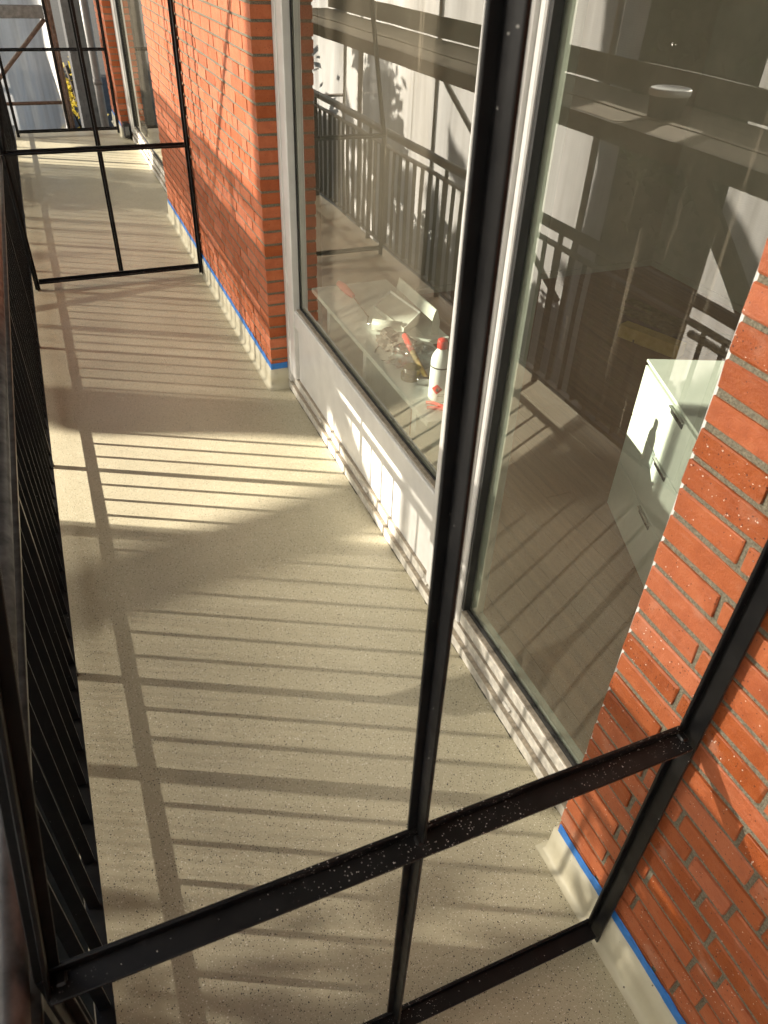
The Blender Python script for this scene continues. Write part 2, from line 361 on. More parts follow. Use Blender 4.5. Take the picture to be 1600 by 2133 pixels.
def brick_wall(name, y0, y1, anchor_hi, ztop, mat, label, limit_z, rest_top, seed, core_x1=1.19, maxn=300):
    """pier whose face is x = XW; bricks are laid from the corner y0 (anchor_hi False) or y1"""
    rnd = random.Random(seed)
    w = empty(name, (XW+.1, (y0+y1)/2, 0), label, 'wall')
    MB().box(XW+.0045, core_x1, y0+.0045, y1-.0045, .0, 2.718).build('mortar_bed', M_mortar, w)
    small = MB(); items = []
    course = 0; z = PH + PITCH/2
    while z < rest_top:
        t = 0; first = True; length = y1-y0
        seq_first = .155 if course % 2 else .21
        while t < length-.02:
            if first: L = seq_first
            else: L = .21 if rnd.random() < .62 else .10
            L = min(L, length-t)
            if length-t-L < .05: L = length-t
            yc = (y1-t-L/2) if anchor_hi else (y0+t+L/2)
            items.append((L, yc, z)); t += L+JT; first = False
        course += 1; z += PITCH
    vis = [it for it in items if it[2] < limit_z]
    vis.sort(key=lambda it: (it[1]-0)**2 + (it[2]-2)**2 if True else 0)
    keep = set(vis[:maxn])
    for it in items:
        L, yc, zc = it; jx = rnd.uniform(-.0016, .0016); a = rnd.uniform(-.006, .006)
        if it in keep:
            o = bpy.data.objects.new('brick', get_mesh(round(L/.005)*.005 if abs(L-.21) > .001 and abs(L-.1) > .001 else L, mat, rnd)); COL.objects.link(o)
            o.parent = w; o.matrix_parent_inverse = w.matrix_world.inverted()
            o.location = (XW+.05+jx, yc, zc); o.rotation_euler = (a*.6, a*.3, 0)
        else:
            small.box(XW+jx, XW+.1+jx, yc-L/2, yc+L/2, zc-BH/2, zc+BH/2)
    if small.v: tag(small.build('distant_bricks', mat, w), kind='stuff')
    return w
near = brick_wall('brick_pier', -3.6, .745, True, 1.6, M_brickS,
                  'orange brick pier closest to the viewer, flecked with white paint spatter', 1.95, 2.70, 3)
far = brick_wall('brick_pier', 3.557, 6.81, False, 1.6, M_brick,
                 'long sunlit orange brick pier between the two windows', 1.52, 2.70, 11)
end = brick_wall('brick_pier', 9.92, 10.9, False, 1.5, M_brick,
                 'narrow brick pier at the far end beside the drainpipe', 1.4, 2.70, 5)

def sweep(path, prof, ragged=0.0, seed=0, step=.03):
    """profile (out, z) swept along a plan polyline with outward normals to the path's right"""
    rnd = random.Random(seed); pts = [Vector((*p, 0)) for p in path]; st = []
    for k in range(len(pts)-1):
        a, b = pts[k], pts[k+1]; d = (b-a).normalized(); nrm = Vector((d.y, -d.x, 0)); n = max(1, int((b-a).length/step))
        for i in range(n+(1 if k == len(pts)-2 else 0)):
            st.append([a+(b-a)*(i/n), nrm])
        if k+2 < len(pts):
            d2 = (pts[k+2]-b).normalized(); n2 = Vector((d2.y, -d2.x, 0)); st.append([b, nrm+n2])
    # the stations at a corner: drop the duplicate first station of the next leg
    out = []
    for s_ in st:
        if out and (out[-1][0]-s_[0]).length < 1e-6: continue
        out.append(s_)
    mb = MB(); P = len(prof)
    for s_, nrm in out:
        for i, (o, z) in enumerate(prof):
            jz = rnd.uniform(-ragged, ragged) if i in (P-2, P-1) or (i == 0 and ragged and prof[0][1] > .05) else 0
            q = s_+nrm*o; mb.v.append((q.x, q.y, z+jz))
    for k in range(len(out)-1):
        for i in range(P-1):
            a = k*P+i; mb.f.append((a, a+1, a+P+1, a+P))
    return mb
SK = [(.030, .0012), (.017, .004), (.0105, .012), (.0085, .045), (.0075, .112), (.0005, .114)]
# path directions chosen so that the outward normal points onto the balcony
def skirt(path, parent, seed, h=0):
    m = sweep(path, [(o, z + (h if z > .04 else 0)) for o, z in SK], .0028, seed).build('coated_upstand', M_coat, parent, smooth=True)
    return m
# outward of path p->q is (dy,-dx): for the wall face (outward -x) walk towards -y
skirt([(1.0, 6.81), (XW, 6.81), (XW, 3.557), (.986, 3.557)], far, 2)
skirt([(.99, .745), (XW, .745), (XW, -3.6)], near, 3, .012)
skirt([(XW, 10.9), (XW, 9.92), (.99, 9.92)], end, 4)
TP = [(.0012, .112), (.0030, .113), (.0030, .145), (.0012, .146)]
def tape(path, seed, label, h=0):
    return tag(sweep(path, [(o, z+h) for o, z in TP], .0030, seed).build('masking_tape', M_tape), label, 'masking tape', 'strips of blue tape along the floor coating')
tape([(XW, 6.80), (XW, 3.557), (.983, 3.557)], 6, 'blue masking tape along the foot of the long sunlit pier')
tape([(XW, .740), (XW, .548)], 7, 'short blue tape strip behind the foot of the nearest steel frame', .012)
tape([(XW, .512), (XW, -3.6)], 8, 'blue masking tape on the spattered pier in front of the nearest frame', .012)
tape([(XW, 10.85), (XW, 9.93)], 9, 'far away blue tape at the narrow end pier')

# ------------------------------------------------------------------ windows
def window(name, y0, y1, ypost, label, panel=True):
    """y0 near jamb, y1 far jamb; fixed light with a lower panel beyond the post, full-height door before it"""
    w = empty(name, (1.0, (y0+y1)/2, 0), label, 'window')
    ZT = 2.40
    MB().box(.985, 1.06, y1-.045, y1-.001, .047, ZT).build('jamb', M_white, w, bevel=.003)
    MB().box(.990, 1.06, y1-.13, y1-.0455, .098, ZT).build('jamb', M_white, w, bevel=.004)
    MB().box(.985, 1.06, y0+.001, y0+.063, .047, ZT).build('jamb', M_white, w, bevel=.003)
    MB().box(.925, .9845, y0-.0112, y0-.0085, .115, ZT).build('reveal_board', M_white, w)
    MB().box(.985, 1.10, y0, y1, ZT+.0005, 2.718).build('head_panel', M_white, w)
    pa, pb = ypost
    MB().box(.982, 1.06, pa+.024, pb, .098, ZT).build('post', M_white, w, bevel=.004)
    MB().box(.996, 1.055, pa, pa+.0235, .098, ZT).build('door_stile', M_ledge if False else M_white, w, bevel=.004)
    # stepped sill: white front faces with dusty treads
    s1 = MB().box(.984, 1.02, y0+.002, y1-.002, .001, .045).build('sill', M_sill, w, bevel=.002)
    MB().box(.9835, .999, y0+.004, y1-.004, .0452, .0472).build('sill_tread', M_ledge, s1)
    s2 = MB().box(1.000, 1.05, y0+.003, y1-.046, .0475, .092).build('sill', M_sill, w, bevel=.002)
    MB().box(.9995, 1.016, y0+.004, y1-.046, .0922, .0942).build('sill_tread', M_ledge, s2)
    yy = y0+.42
    while yy < y1-.2:
        MB().tube((.9975, yy-.02, .066), (.9975, yy+.02, .066), .0075, n=10).build('drain_cap', M_sill, s2); yy += .62
    gj = MB(); rj = random.Random(31); yy = y0+.02
    while yy < y1-.03:
        L = rj.uniform(.008, .05); a_, b_ = rj.uniform(.0005, .004), rj.uniform(.0005, .005)
        if rj.random() < .72:
            gj.add([(.9835-a_, yy, .0016), (.9835, yy, .0017), (.9835, yy+L, .0017), (.9835-b_, yy+L*.8, .0016)], [(0, 1, 2, 3)])
        yy += L
    gj.build('grimy_joint', M_dark, w)
    if panel:
        MB().box(1.012, 1.03, pb+.001, y1-.131, .096, .400).build('lower_panel', M_white, w)
        MB().box(.994, 1.05, pb+.001, y1-.131, .400, .487).build('panel_rail', M_white, w, bevel=.004)
        MB().box(1.008, XG-.002, pb+.001, y1-.131, .4875, .4935).build('glazing_bead', M_ledge, w)
        gz = .494
    else: gz = .10
    ga, gb = pb+.002, y1-.132
    g = MB(); g.add([(XG, ga, gz), (XG, gb, gz), (XG, gb, ZT), (XG, ga, ZT)], [(0, 1, 2, 3)]); gp = g.build('glass_pane', M_glass, w)
    MB().box(XG-.006, XG-.001, ga, gb, gz+.001, gz+.009).build('gasket', M_gasket, gp)
    MB().box(XG-.006, XG-.001, gb-.010, gb, gz+.010, ZT).build('gasket', M_gasket, gp)
    MB().box(XG+.006, XG+.022, ga, gb, gz, gz+.016).build('spacer', M_spacer, gp)
    MB().box(XG+.006, XG+.022, gb-.024, gb, gz+.0165, ZT).build('spacer', M_spacer, gp)
    # door leaf
    da, db = y0+.0635, pa-.001
    d = MB().box(1.004, 1.055, da, db, .102, .150).build('door_rail', M_sill, w, bevel=.003)
    MB().box(1.006, XG-.002, da, db, .1505, .157).build('door_tread', M_ledge, d)
    g = MB(); g.add([(XG, da, .152), (XG, db, .152), (XG, db, ZT), (XG, da, ZT)], [(0, 1, 2, 3)]); dp = g.build('door_glass', M_glass, w)
    MB().box(XG-.008, XG-.001, da, db, .158, .172).build('gasket', M_gasket, dp)
    MB().box(XG-.026, XG-.001, db-.014, db, .173, ZT).build('gasket', M_gasket, dp)
    MB().box(XG+.006, XG+.030, da, db, .153, .180).build('spacer', M_spacer, dp)
    MB().box(XG+.006, XG+.030, db-.050, db, .1805, ZT).build('spacer', M_spacer, dp)
    return w
win = window('balcony_window', .757, 3.556, (1.533, 1.77), 'large white framed window and glass door between the spattered pier and the long pier')
win2 = window('balcony_window', 6.811, 9.919, (9.62, 9.78), 'white framed window beyond the long sunlit pier', panel=False)
# door handle plate on the post
tag(MB().box(.976, .982, 1.625, 1.645, .93, 1.03).build('latch_plate', M_white, win, bevel=.002), None)

# ------------------------------------------------------------------ steel partition frames
def tbar(p0, p1, w, t, d):
    """T section in a plane of constant y: flange of width w, stem of depth d towards the viewer (-y)"""
    p0, p1 = Vector(p0), Vector(p1); a = (p1-p0).normalized(); b = Vector((-a.z, 0, a.x)); L = (p1-p0).length; c = (p0+p1)/2
    mb = MB(); Y = Vector((0, 1, 0))
    mb.obox(c+Y*(t/2), a, b, Y, L, w, t); mb.obox(c-Y*(d/2+.0002), a, b, Y, L, t, d); return mb
def partition(y, label, xl=-.235, xr=.878):
    f = empty('partition_frame', ((xl+xr)/2, y, 0), label, 'partition frame', 'open steel frames dividing the balcony')
    xm = .325
    tbar((xl, y, .0), (xl, y, .845), .032, .006, .030).build('post', M_steel, f, bevel=.001)
    tbar((xl, y+.0005, .846), (xl+.155*1.85, y+.0005, 2.715), .034, .006, .030).build('slanted_post', M_steel, f, bevel=.001)
    p = tbar((xr, y, .0), (xr, y, 2.715), .032, .006, .034); p.build('post', M_steel, f, bevel=.001)
    tbar((xm, y+.001, .072), (xm, y+.001, .838), .030, .006, .028).build('mullion', M_steel, f, bevel=.001)
    tbar((xm, y+.001, .874), (xm-.018, y+.001, 2.715), .030, .006, .028).build('mullion', M_steel, f, bevel=.001)
    tbar((xl+.004, y-.0005, .856), (xr-.017, y-.0005, .856), .033, .006, .039).build('transom', M_steelD, f, bevel=.001)
    tbar((xl+.017, y-.0005, .052), (xr-.017, y-.0005, .052), .036, .006, .036).build('bottom_rail', M_steelD, f, bevel=.001)
    for x, z in ((xm, .859), (xr-.02, .86), (xl+.02, .862)):
        MB().obox((x, y-.012, z), (1, 0, 0), (0, 1, 0), (0, 0, 1), .016, .02, .007).build('weld', M_steel, f, bevel=.003)
    return f
partition(.531, 'black steel frame closest to the viewer, its transom flecked with paint drops')
partition(5.39, 'black steel frame standing across the balcony halfway along the long pier')
partition(10.20, 'black steel frame closing the far end of the balcony')

# ------------------------------------------------------------------ railing
rail = empty('railing', (-.28, 4, 0), 'black steel balustrade with round handrail and flat bars along the left edge', 'railing')
MB().tube((-.282, -1.0, .862), (-.282, 10.5, .862), .027, n=20).build('handrail', M_wornLit, rail, smooth=True)
MB().box(-.299, -.258, -1.0, 10.5, .768, .780).build('upper_rail', M_wornLit, rail, bevel=.001)
MB().box(-.299, -.258, -1.0, 10.5, .0620, .0675).build('lower_rail', M_steel, rail, bevel=.001)
POSTS = [.545+1.308*k for k in range(-1, 8)]
for y in POSTS:
    MB().box(-.296, -.262, y-.009, y+.009, .001, .0615).build('post_foot', M_steel, rail)
    MB().box(-.296, -.262, y-.009, y+.009, .068, .767).build('post', M_steel, rail)
    MB().box(-.292, -.272, y-.008, y+.008, .781, .842).build('handrail_stub', M_steel, rail)
bal0 = None; y = -.9
ys = []
for p in POSTS[:-1]:
    for k in range(1, 11): ys.append(p+1.308*k/11)
for y in ys:
    if bal0 is None: bal0 = MB().box(-.292, -.265, -.0025, .0025, .0677, .7675).build('baluster', M_steel, rail); bal0.location.y = y
    else:
        o = bpy.data.objects.new('baluster', bal0.data); COL.objects.link(o); o.parent = rail
        o.matrix_parent_inverse = rail.matrix_world.inverted(); o.location.y = y

# ------------------------------------------------------------------ scaffold and netting outside
sc = empty('scaffold', (-1.0, 4.5, -3.2), 'tube scaffold with a plank deck standing outside the railing', 'scaffold')
XI, XO = -.64, -1.40
for y in (-.43, 2.03, 4.49, 6.95, 9.41):
    MB().tube((XO, y, -3.2), (XO, y, 5), .024, n=10).build('standard', M_tubeS, sc, smooth=True)
    MB().tube((XI-.02, y+.03, -3.2), (XI-.02, y+.03, 1.21), .024, n=10).build('standard', M_tubeS, sc, smooth=True) if y > 6 else None
    MB().tube((XO, y+.06, 1.215), (XI, y+.06, 1.215), .022, n=10).build('transom_tube', M_tubeS, sc, smooth=True)
MB().box(XI-.01, XI+.012, -2.0, 9.9, 1.20, 1.292).build('ledger', M_plankD, sc)
MB().tube((XO, -2.0, 1.20), (XO, 9.9, 1.20), .024, n=10).build('ledger', M_tubeS, sc, smooth=True)
x = XI-.012; rnd = random.Random(4)
for i in range(3):
    for (ya, yb) in ((-2.0, .9), (.905, 3.4), (3.405, 6.4), (6.405, 9.9)):
        dz = rnd.uniform(-.004, .004)
        MB().box(x-.232, x, ya, yb-.003, 1.245+dz, 1.295+dz).build('deck_plank', M_plank, sc, bevel=.003)
    x -= .24
MB().box(XO-.006, XO+.022, -2.0, 9.9, 1.302, 1.455).build('toe_board', M_plankD, sc)
MB().obox((-.70, 2.45, .88), Vector((0, -.76, -.65)).normalized(), (1, 0, 0), Vector((0, .65, -.76)).normalized(), 1.05, .03, .10).build('brace', M_plankD, sc)
MB().tube((-1.36, 7.02, 1.17), (-1.36, 4.52, -.18), .024, n=10).build('brace', M_tubeS, sc, smooth=True)
MB().tube((-1.33, 5.9, 1.46), (-1.33, 4.55, 3.1), .022, n=10).build('brace', M_tubeS, sc, smooth=True)
MB().tube((XO, -2.0, .12), (XO, 3.2, .12), .024, n=10).build('ledger', M_tubeS, sc, smooth=True)
# bucket standing on the deck
bk = empty('bucket', (-.98, 3.42, 1.30), 'small round bucket on the scaffold deck, seen mirrored in the glass', 'bucket')
MB().lathe((-.98, 3.42, 1.30), [(.085, .0), (.098, .10), (.10, .115), (.094, .115), (.08, .01)], 24).build('body', M_rag, bk, smooth=True)
MB().lathe((-.98, 3.42, 1.40), [(.1005, .0), (.106, .006), (.106, .028), (.1, .034), (.095, .03)], 24).build('rim', M_white2, bk, smooth=True)

def netting(name, axis, c0, c1, z0, z1, base, amp, label, seed, hems=(), waves=5.0, mat=None):
    """a hanging sheet with vertical folds; axis 'y': spans y at x = base, axis 'x': spans x at y = base"""
    nu = int((c1-c0)/.035); nv = int((z1-z0)/.09); mb = MB()
    def off(u, z):
        f = mnoise.noise(Vector((u*waves*.45, z*.22, seed*7.3)))*amp + math.sin(u*waves*1.7+z*.25*math.sin(u+seed)+seed)*amp*.35
        return f + mnoise.noise(Vector((u*9, z*1.2, seed*3.1)))*amp*.14
    def P(u, z, e=0):
        return (base+off(u, z)+e, u, z) if axis == 'y' else (u, base+off(u, z)+e, z)
    for i in range(nu+1):
        for j in range(nv+1):
            mb.v.append(P(c0+(c1-c0)*i/nu, z0+(z1-z0)*j/nv))
    for i in range(nu):
        for j in range(nv): a = i*(nv+1)+j; mb.f.append((a, a+1, a+nv+2, a+nv+1))
    root = mb.build(name, mat or M_net, smooth=True); tag(root, label, 'netting', 'debris netting hung on the scaffold')
    for u0 in hems:
        hb = MB(); w = .07
        for j in range(nv+1):
            z = z0+(z1-z0)*j/nv
            for k in range(3): hb.v.append(P(u0+w*k/2, z, .004))
        for j in range(nv):
            for k in range(2): a = j*3+k; hb.f.append((a, a+1, a+4, a+3))
        hb.build('hem', M_netband, root, smooth=True)
    return root
netting('debris_netting', 'y', 4.33, 9.62, -3.1, 1.86, -1.50, .05, 'white debris netting sheet mirrored in the left window pane', 1, (4.34, 5.35, 7.6))
netting('debris_netting', 'y', 4.30, 9.62, 1.78, 4.6, -1.57, .05, 'added upper netting sheet above the deck, opened to let sun onto the pier', 6, (4.31,), mat=M_netO)  # looser sheet added so more sun reaches the long pier
netting('debris_netting', 'y', -6.5, 3.36, -3.1, 4.6, -1.50, .045, 'white debris netting sheet mirrored beside the near brick pier', 2, (3.26, 1.2))
netting('debris_netting', 'x', -3.6, .36, -3.1, 3.6, 11.65, .26, 'creased white netting behind the far end frame', 3, (-.35,), 3.0)

# far end: scaffold tubes, slate strip, drainpipe
es = empty('end_scaffold', (0, 11.1, -3.2), 'rusty scaffold tubes in front of the creased netting at the far end', 'scaffold')
MB().tube((.36, 11.0, -3.2), (.36, 11.0, 3.4), .030, n=12).build('standard', M_tubeB, es, smooth=True)
MB().tube((.43, 11.25, -3.2), (.40, 11.25, 3.4), .026, n=12).build('standard', M_tubeB, es, smooth=True)
MB().box(-2.6, .33, 11.02, 11.07, 1.07, 1.20).build('ledger', M_tubeS, es, bevel=.006)
MB().tube((.33, 11.1, 1.06), (-1.4, 11.1, -.55), .024, n=12).build('brace', M_tubeB, es, smooth=True)
MB().tube((-2.6, 11.05, .20), (.36, 11.05, .20), .020, n=12).build('ledger', M_tubeB, es, smooth=True)
sw = empty('slate_column', (.66, 11.75, -3.2), 'narrow wall strip hung with grey slates beside the drainpipe', 'wall')
MB().box(.565, .86, 11.62, 12.2, -3.2, 2.718).build('backing', M_dark, sw)
rnd = random.Random(9); z = -2.2
while z < 1.9:
    o0 = .05 if int(round(z/.085)) % 2 else 0
    for k in range(-1, 4):
        xa, xb = max(.567, .57+k*.1+o0), min(.858, .57+(k+1)*.1-.003+o0)
        if xb-xa > .012:
            MB().obox(((xa+xb)/2, 11.605+rnd.uniform(-.003, .003), z), (1, 0, 0), Vector((0, -.09, 1)).normalized(), Vector((0, 1, .09)).normalized(), xb-xa, .098, .008).build('slate', M_slate, sw)
    z += .085
dp = empty('drainpipe', (.80, 11.3, -3.2), 'grey drainpipe beside the far end pier', 'drainpipe')
MB().tube((.815, 11.3, -3.2), (.815, 11.3, 2.7), .05, n=20).build('pipe', M_pipe, dp, smooth=True)
MB().tube((.815, 11.3, .35), (.815, 11.3, .41), .056, n=20).build('socket', M_pipe, dp, smooth=True)
gb_ = empty('outlet_box', (.93, 9.85, 0), 'small dark box on the floor at the far end pier', 'box')
MB().box(.90, .975, 9.80, 9.90, .02, .17).build('body', M_dark, gb_, bevel=.01)
MB().box(.915, .96, 9.792, 9.80, .05, .14).build('lid', M_slate, gb_, bevel=.003)

# ------------------------------------------------------------------ trees beyond the scaffold
def tree(base, h, r, crown_c, crown_r, n, leaf, lmat, label, seed, size=.09, limb=None):
    rnd = random.Random(seed); b = Vector(base)
    t = empty('tree', base, label, 'tree', 'trees beyond the scaffold'); cc = Vector(crown_c)
    top = Vector((cc.x, cc.y, b.z+h)); pts = [b.lerp(top, k/6)+Vector((rnd.uniform(-.06, .06), rnd.uniform(-.06, .06), 0))*(k > 0) for k in range(7)]
    tr = MB().path(pts, [r*(1-.10*k) for k in range(7)], 12)
    for k in range(9):
        s = b.lerp(top, rnd.uniform(.55, .98)); d = Vector((rnd.uniform(-1, 1), rnd.uniform(-1, 1), rnd.uniform(.1, .8))).normalized()
        e = cc + Vector((d.x*crown_r[0], d.y*crown_r[1], d.z*crown_r[2]))*.75
        tr.path([s, s.lerp(e, .5)+Vector((0, 0, .1)), e], [r*.28, r*.16, r*.06], 7)
    for lm, lr in (limb or []): tr.path(lm, lr, 9)
    tr.build('trunk', M_bark, t, smooth=True)
    cr = MB()
    clumps = [cc+Vector((rnd.gauss(0, .45)*crown_r[0], rnd.gauss(0, .45)*crown_r[1], rnd.gauss(0, .45)*crown_r[2])) for _ in range(26)]
    for _ in range(n):
        c = rnd.choice(clumps); q = c+Vector([rnd.gauss(0, .17)*crown_r[i] for i in range(3)])
        a = Vector((rnd.uniform(-1, 1), rnd.uniform(-1, 1), rnd.uniform(-1, 1))).normalized(); bb = a.orthogonal().normalized(); s = size*rnd.uniform(.6, 1.4)
        cr.add([q-a*s, q+bb*s*.45, q+a*s, q-bb*s*.45], [(0, 1, 2, 3)])
    cr.build('crown', lmat, t); return t
tree((-7, 6.99, -3.2), 10.5, .25, (-7.2, 7.3, 8.2), (1.9, 1.9, 1.3), 3000, None, M_leafG, 'tree with a bare trunk outside the netting gap', 1,
     limb=[([(-7, 6.98, 2.5), (-7, 7.3, 3.3), (-7, 7.40, 3.9), (-7, 7.44, 6.4)], [.17, .16, .14, .12]),  # this limb is added to shade the far window jamb
           ([(-7, 7.0, 3.3), (-7, 6.3, 2.90), (-7, 5.6, 2.50), (-7, 4.7, 2.02)], [.13, .105, .095, .075])])
tree((-4.8, 10.1, -3.2), 4.4, .14, (-4.6, 10.1, 1.4), (.75, .6, .6), 1500, None, M_leafG, 'small green tree outside the far netting', 2)
tree((-4.4, 1.5, -3.2), 5.0, .14, (-4.3, 1.95, 2.05), (.8, 1.0, 1.2), 6500, None, M_leafG, 'dense green tree outside the near netting', 3)
tree((-4.6, -1.6, -3.2), 5.0, .14, (-4.5, -1.5, 2.0), (.9, 1.4, 1.4), 3500, None, M_leafG, 'unseen green tree added to shade the near netting', 8)  # out of view, added to cut the light on the pier return
tree((-3.6, 12.6, -3.2), 3.6, .09, (-3.3, 12.3, -.5), (1.1, 1.4, 1.3), 900, None, M_leafY, 'yellow leaved tree seen in the window beyond the netting', 4, .06)
tree((.9, 14.6, -3.2), 3.4, .08, (.60, 14.2, -.4), (.3, .6, .55), 260, None, M_leafY, 'yellow leaved shrub between the netting and the slate strip', 5, .06)
tree((-7.5, 19.5, -3.2), 5.6, .2, (-7.2, 19.2, 1.2), (1.7, 1.8, 1.9), 650, None, M_leafG, 'broad dark green tree far down the row', 6, .13)

def leaf_mass(name, n, sampler, size, mat, seed, parent=None):
    rnd = random.Random(seed); mb = MB()
    for _ in range(n):
        q = Vector(sampler(rnd)); a = Vector((rnd.uniform(-1, 1), rnd.uniform(-1, 1), rnd.uniform(-1, 1))).normalized(); bb = a.orthogonal().normalized(); s_ = size*rnd.uniform(.6, 1.5)
        mb.add([q-a*s_, q+bb*s_*.5, q+a*s_, q-bb*s_*.5], [(0, 1, 2, 3)])
    return mb.build(name, mat, parent)
hd = empty('hedge', (-3.9, 4, -3.2), 'tall dark green hedge outside the scaffold', 'hedge')
MB().box(-4.2, -3.6, -7, 9.0, -3.2, .22).build('stems', M_bark, hd)
leaf_mass('foliage', 9000, lambda r: (-3.9+r.choice((-1, 1))*r.uniform(.25, .5) if r.random() < .6 else r.uniform(-4.4, -3.4), r.uniform(-7, 9.1), min(.48, r.uniform(-3.1, .30)+.25*mnoise.noise(Vector((r.random()*16, 0, 0)))) if r.random() < .6 else r.uniform(.12, .45)), .075, M_leafG, 21, hd)
wd = leaf_mass('distant_wood', 17000, lambda r: (-13+r.gauss(0, 1.2), r.uniform(-12, 45), -3.2+6.2*r.random()**.75+.5*math.sin(r.random()*40)), .36, M_leafG, 22)
tag(wd, 'dark mass of trees in the distance', 'wood', kind='stuff')

# ------------------------------------------------------------------ things in the room
ZS = .50
BEFORE = set(o.name for o in bpy.data.objects)
sh = empty('window_bench', (1.38, 2.7, 0), 'long white board on brackets just inside the left window pane', 'shelf')
MB().box(1.165, 1.49, 2.21, 3.66, ZS-.024, ZS).build('board', M_shelf, sh, bevel=.002)
MB().box(1.4905, 1.60, 2.88, 3.66, ZS-.024, ZS-.001).build('board', M_shelf, sh, bevel=.002)
# paint roller
ro = empty('paint_roller', (1.30, 3.3, ZS), 'red handled paint roller with wire frame at the far end of the board', 'paint roller')
MB().path([(1.299, 3.60, ZS+.030), (1.304, 3.54, ZS+.032), (1.309, 3.48, ZS+.028), (1.313, 3.43, ZS+.026)], [.017, .021, .018, .012], 12).build('handle', M_red, ro, smooth=True)
MB().path([(1.313, 3.43, ZS+.026), (1.305, 3.30, ZS+.022), (1.300, 3.18, ZS+.018), (1.262, 3.10, ZS+.02), (1.258, 3.08, ZS+.03), (1.30, 3.055, ZS+.032), (1.34, 3.03, ZS+.032)], .0038, 8).build('wire', M_metal, ro, smooth=True)
MB().tube((1.275, 3.065, ZS+.032), (1.395, 2.99, ZS+.032), .026, n=18).build('sleeve', M_tray, ro, smooth=True)
# paint tray
tr_ = empty('paint_tray', (1.45, 3.15, ZS), 'grey white tilted paint tray behind the roller', 'paint tray')
p = [Vector((1.366, 3.277, ZS+.03)), Vector((1.504, 3.39, ZS+.05)), Vector((1.517, 3.047, ZS+.07)), Vector((1.384, 2.942, ZS+.05))]
mb = MB(); low = [Vector((q.x*.9+.145, q.y*.92+.253, ZS+.002)) for q in p]
mb.add(p+low, [(0, 1, 5, 4), (1, 2, 6, 5), (2, 3, 7, 6), (3, 0, 4, 7), (7, 6, 5, 4)])
mb.build('basin', M_tray, tr_)
c = sum(p, Vector())/4; q2 = [c+(q-c)*.93-Vector((0, 0, .008)) for q in p]
MB().add(p+q2, [(0, 4, 5, 1), (1, 5, 6, 2), (2, 6, 7, 3), (3, 7, 4, 0)]).build('rim', M_white2, tr_)
MB().add(q2, [(3, 2, 1, 0)]).build('ramp', M_tray, tr_)
# box behind the tray
tb = empty('cardboard_box', (1.56, 3.12, ZS), 'low pale box with a curved lid behind the paint tray', 'box')
mb = MB(); n = 9
for k in range(n):
    t = k/(n-1); x = 1.525+.04*t; z = ZS+.07+.055*math.sin(math.pi*min(1, t*1.1))
    mb.v += [(x, 2.93, z), (x, 3.36, z), (x, 2.93, ZS+.001), (x, 3.36, ZS+.001)]
for k in range(n-1):
    a = 4*k; mb.f += [(a, a+4, a+5, a+1), (a+2, a+6, a+4, a), (a+1, a+5, a+7, a+3)]
mb.build('lid', M_tray, tb, smooth=False)
def lump(name, mat, c, r, seed, amp, label, cat, sub=4, mind=.0):
    bm = bmesh.new(); bmesh.ops.create_icosphere(bm, subdivisions=sub, radius=1)
    for v in bm.verts:
        q = v.co.copy(); d = mnoise.noise(q*1.6+Vector((seed, 0, 0)))*amp+abs(mnoise.noise(q*4.5+Vector((0, seed, 0))))*amp*.6+mnoise.noise(q*10)*amp*.18
        q *= 1+d; v.co = Vector((c[0]+q.x*r[0], c[1]+q.y*r[1], max(c[2]+r[2]*(q.z+.75), c[2]+.001)))
    me = bpy.data.meshes.new(name); bm.to_mesh(me); bm.free(); me.materials.append(mat)
    o = bpy.data.objects.new(name, me); COL.objects.link(o); return tag(o, label, cat)
lump('rag', M_rag, (1.315, 2.88, ZS), (.065, .085, .032), 2, .55, 'dark crumpled rag beside the paint tray', 'rag')
lump('plastic_bag', M_clear, (1.33, 2.715, ZS), (.085, .075, .035), 5, .7, 'crumpled clear plastic bag behind the hammer', 'bag')
# cable loop
tag(MB().path([(1.24+.045*math.cos(t)*1.1, 2.80+.075*math.sin(t), ZS+.006+.012*math.sin(t*1.5)) for t in [k*.32 for k in range(16)]], .0032, 7)
    .build('cable', M_black, smooth=True), 'thin dark cable looped at the edge of the board', 'cable')
# hammer
hm = empty('hammer', (1.31, 2.6, ZS), 'hammer with wooden handle and red painted grip leaning across the board', 'hammer')
MB().path([(1.300, 2.500, ZS+.020), (1.308, 2.57, ZS+.026), (1.318, 2.65, ZS+.034), (1.326, 2.71, ZS+.042)], [.010, .011, .013, .0135], 12).build('handle', M_wood, hm, smooth=True)
MB().path([(1.326, 2.71, ZS+.042), (1.336, 2.78, ZS+.052), (1.345, 2.845, ZS+.060)], [.0140, .0150, .0135], 12).build('grip', M_red, hm, smooth=True)
MB().obox((1.297, 2.487, ZS+.019), Vector((.9, -.35, 0)).normalized(), Vector((.35, .9, 0)).normalized(), (0, 0, 1), .095, .026, .028).build('head', M_metal, hm, bevel=.004)
# tape rolls
for k, (z, r, lab) in enumerate(((ZS, .043, 'lower'), (ZS+.026, .038, 'upper'))):
    tag(MB().lathe((1.252+.006*k, 2.565+.004*k, z+.001), [(.024, 0), (r, 0), (r, .024), (.024, .024)], 30).build('tape_roll', M_yclear, smooth=False),
        lab + ' of two yellowish clear tape rolls beside the hammer head', 'tape roll', 'tape rolls on the board')
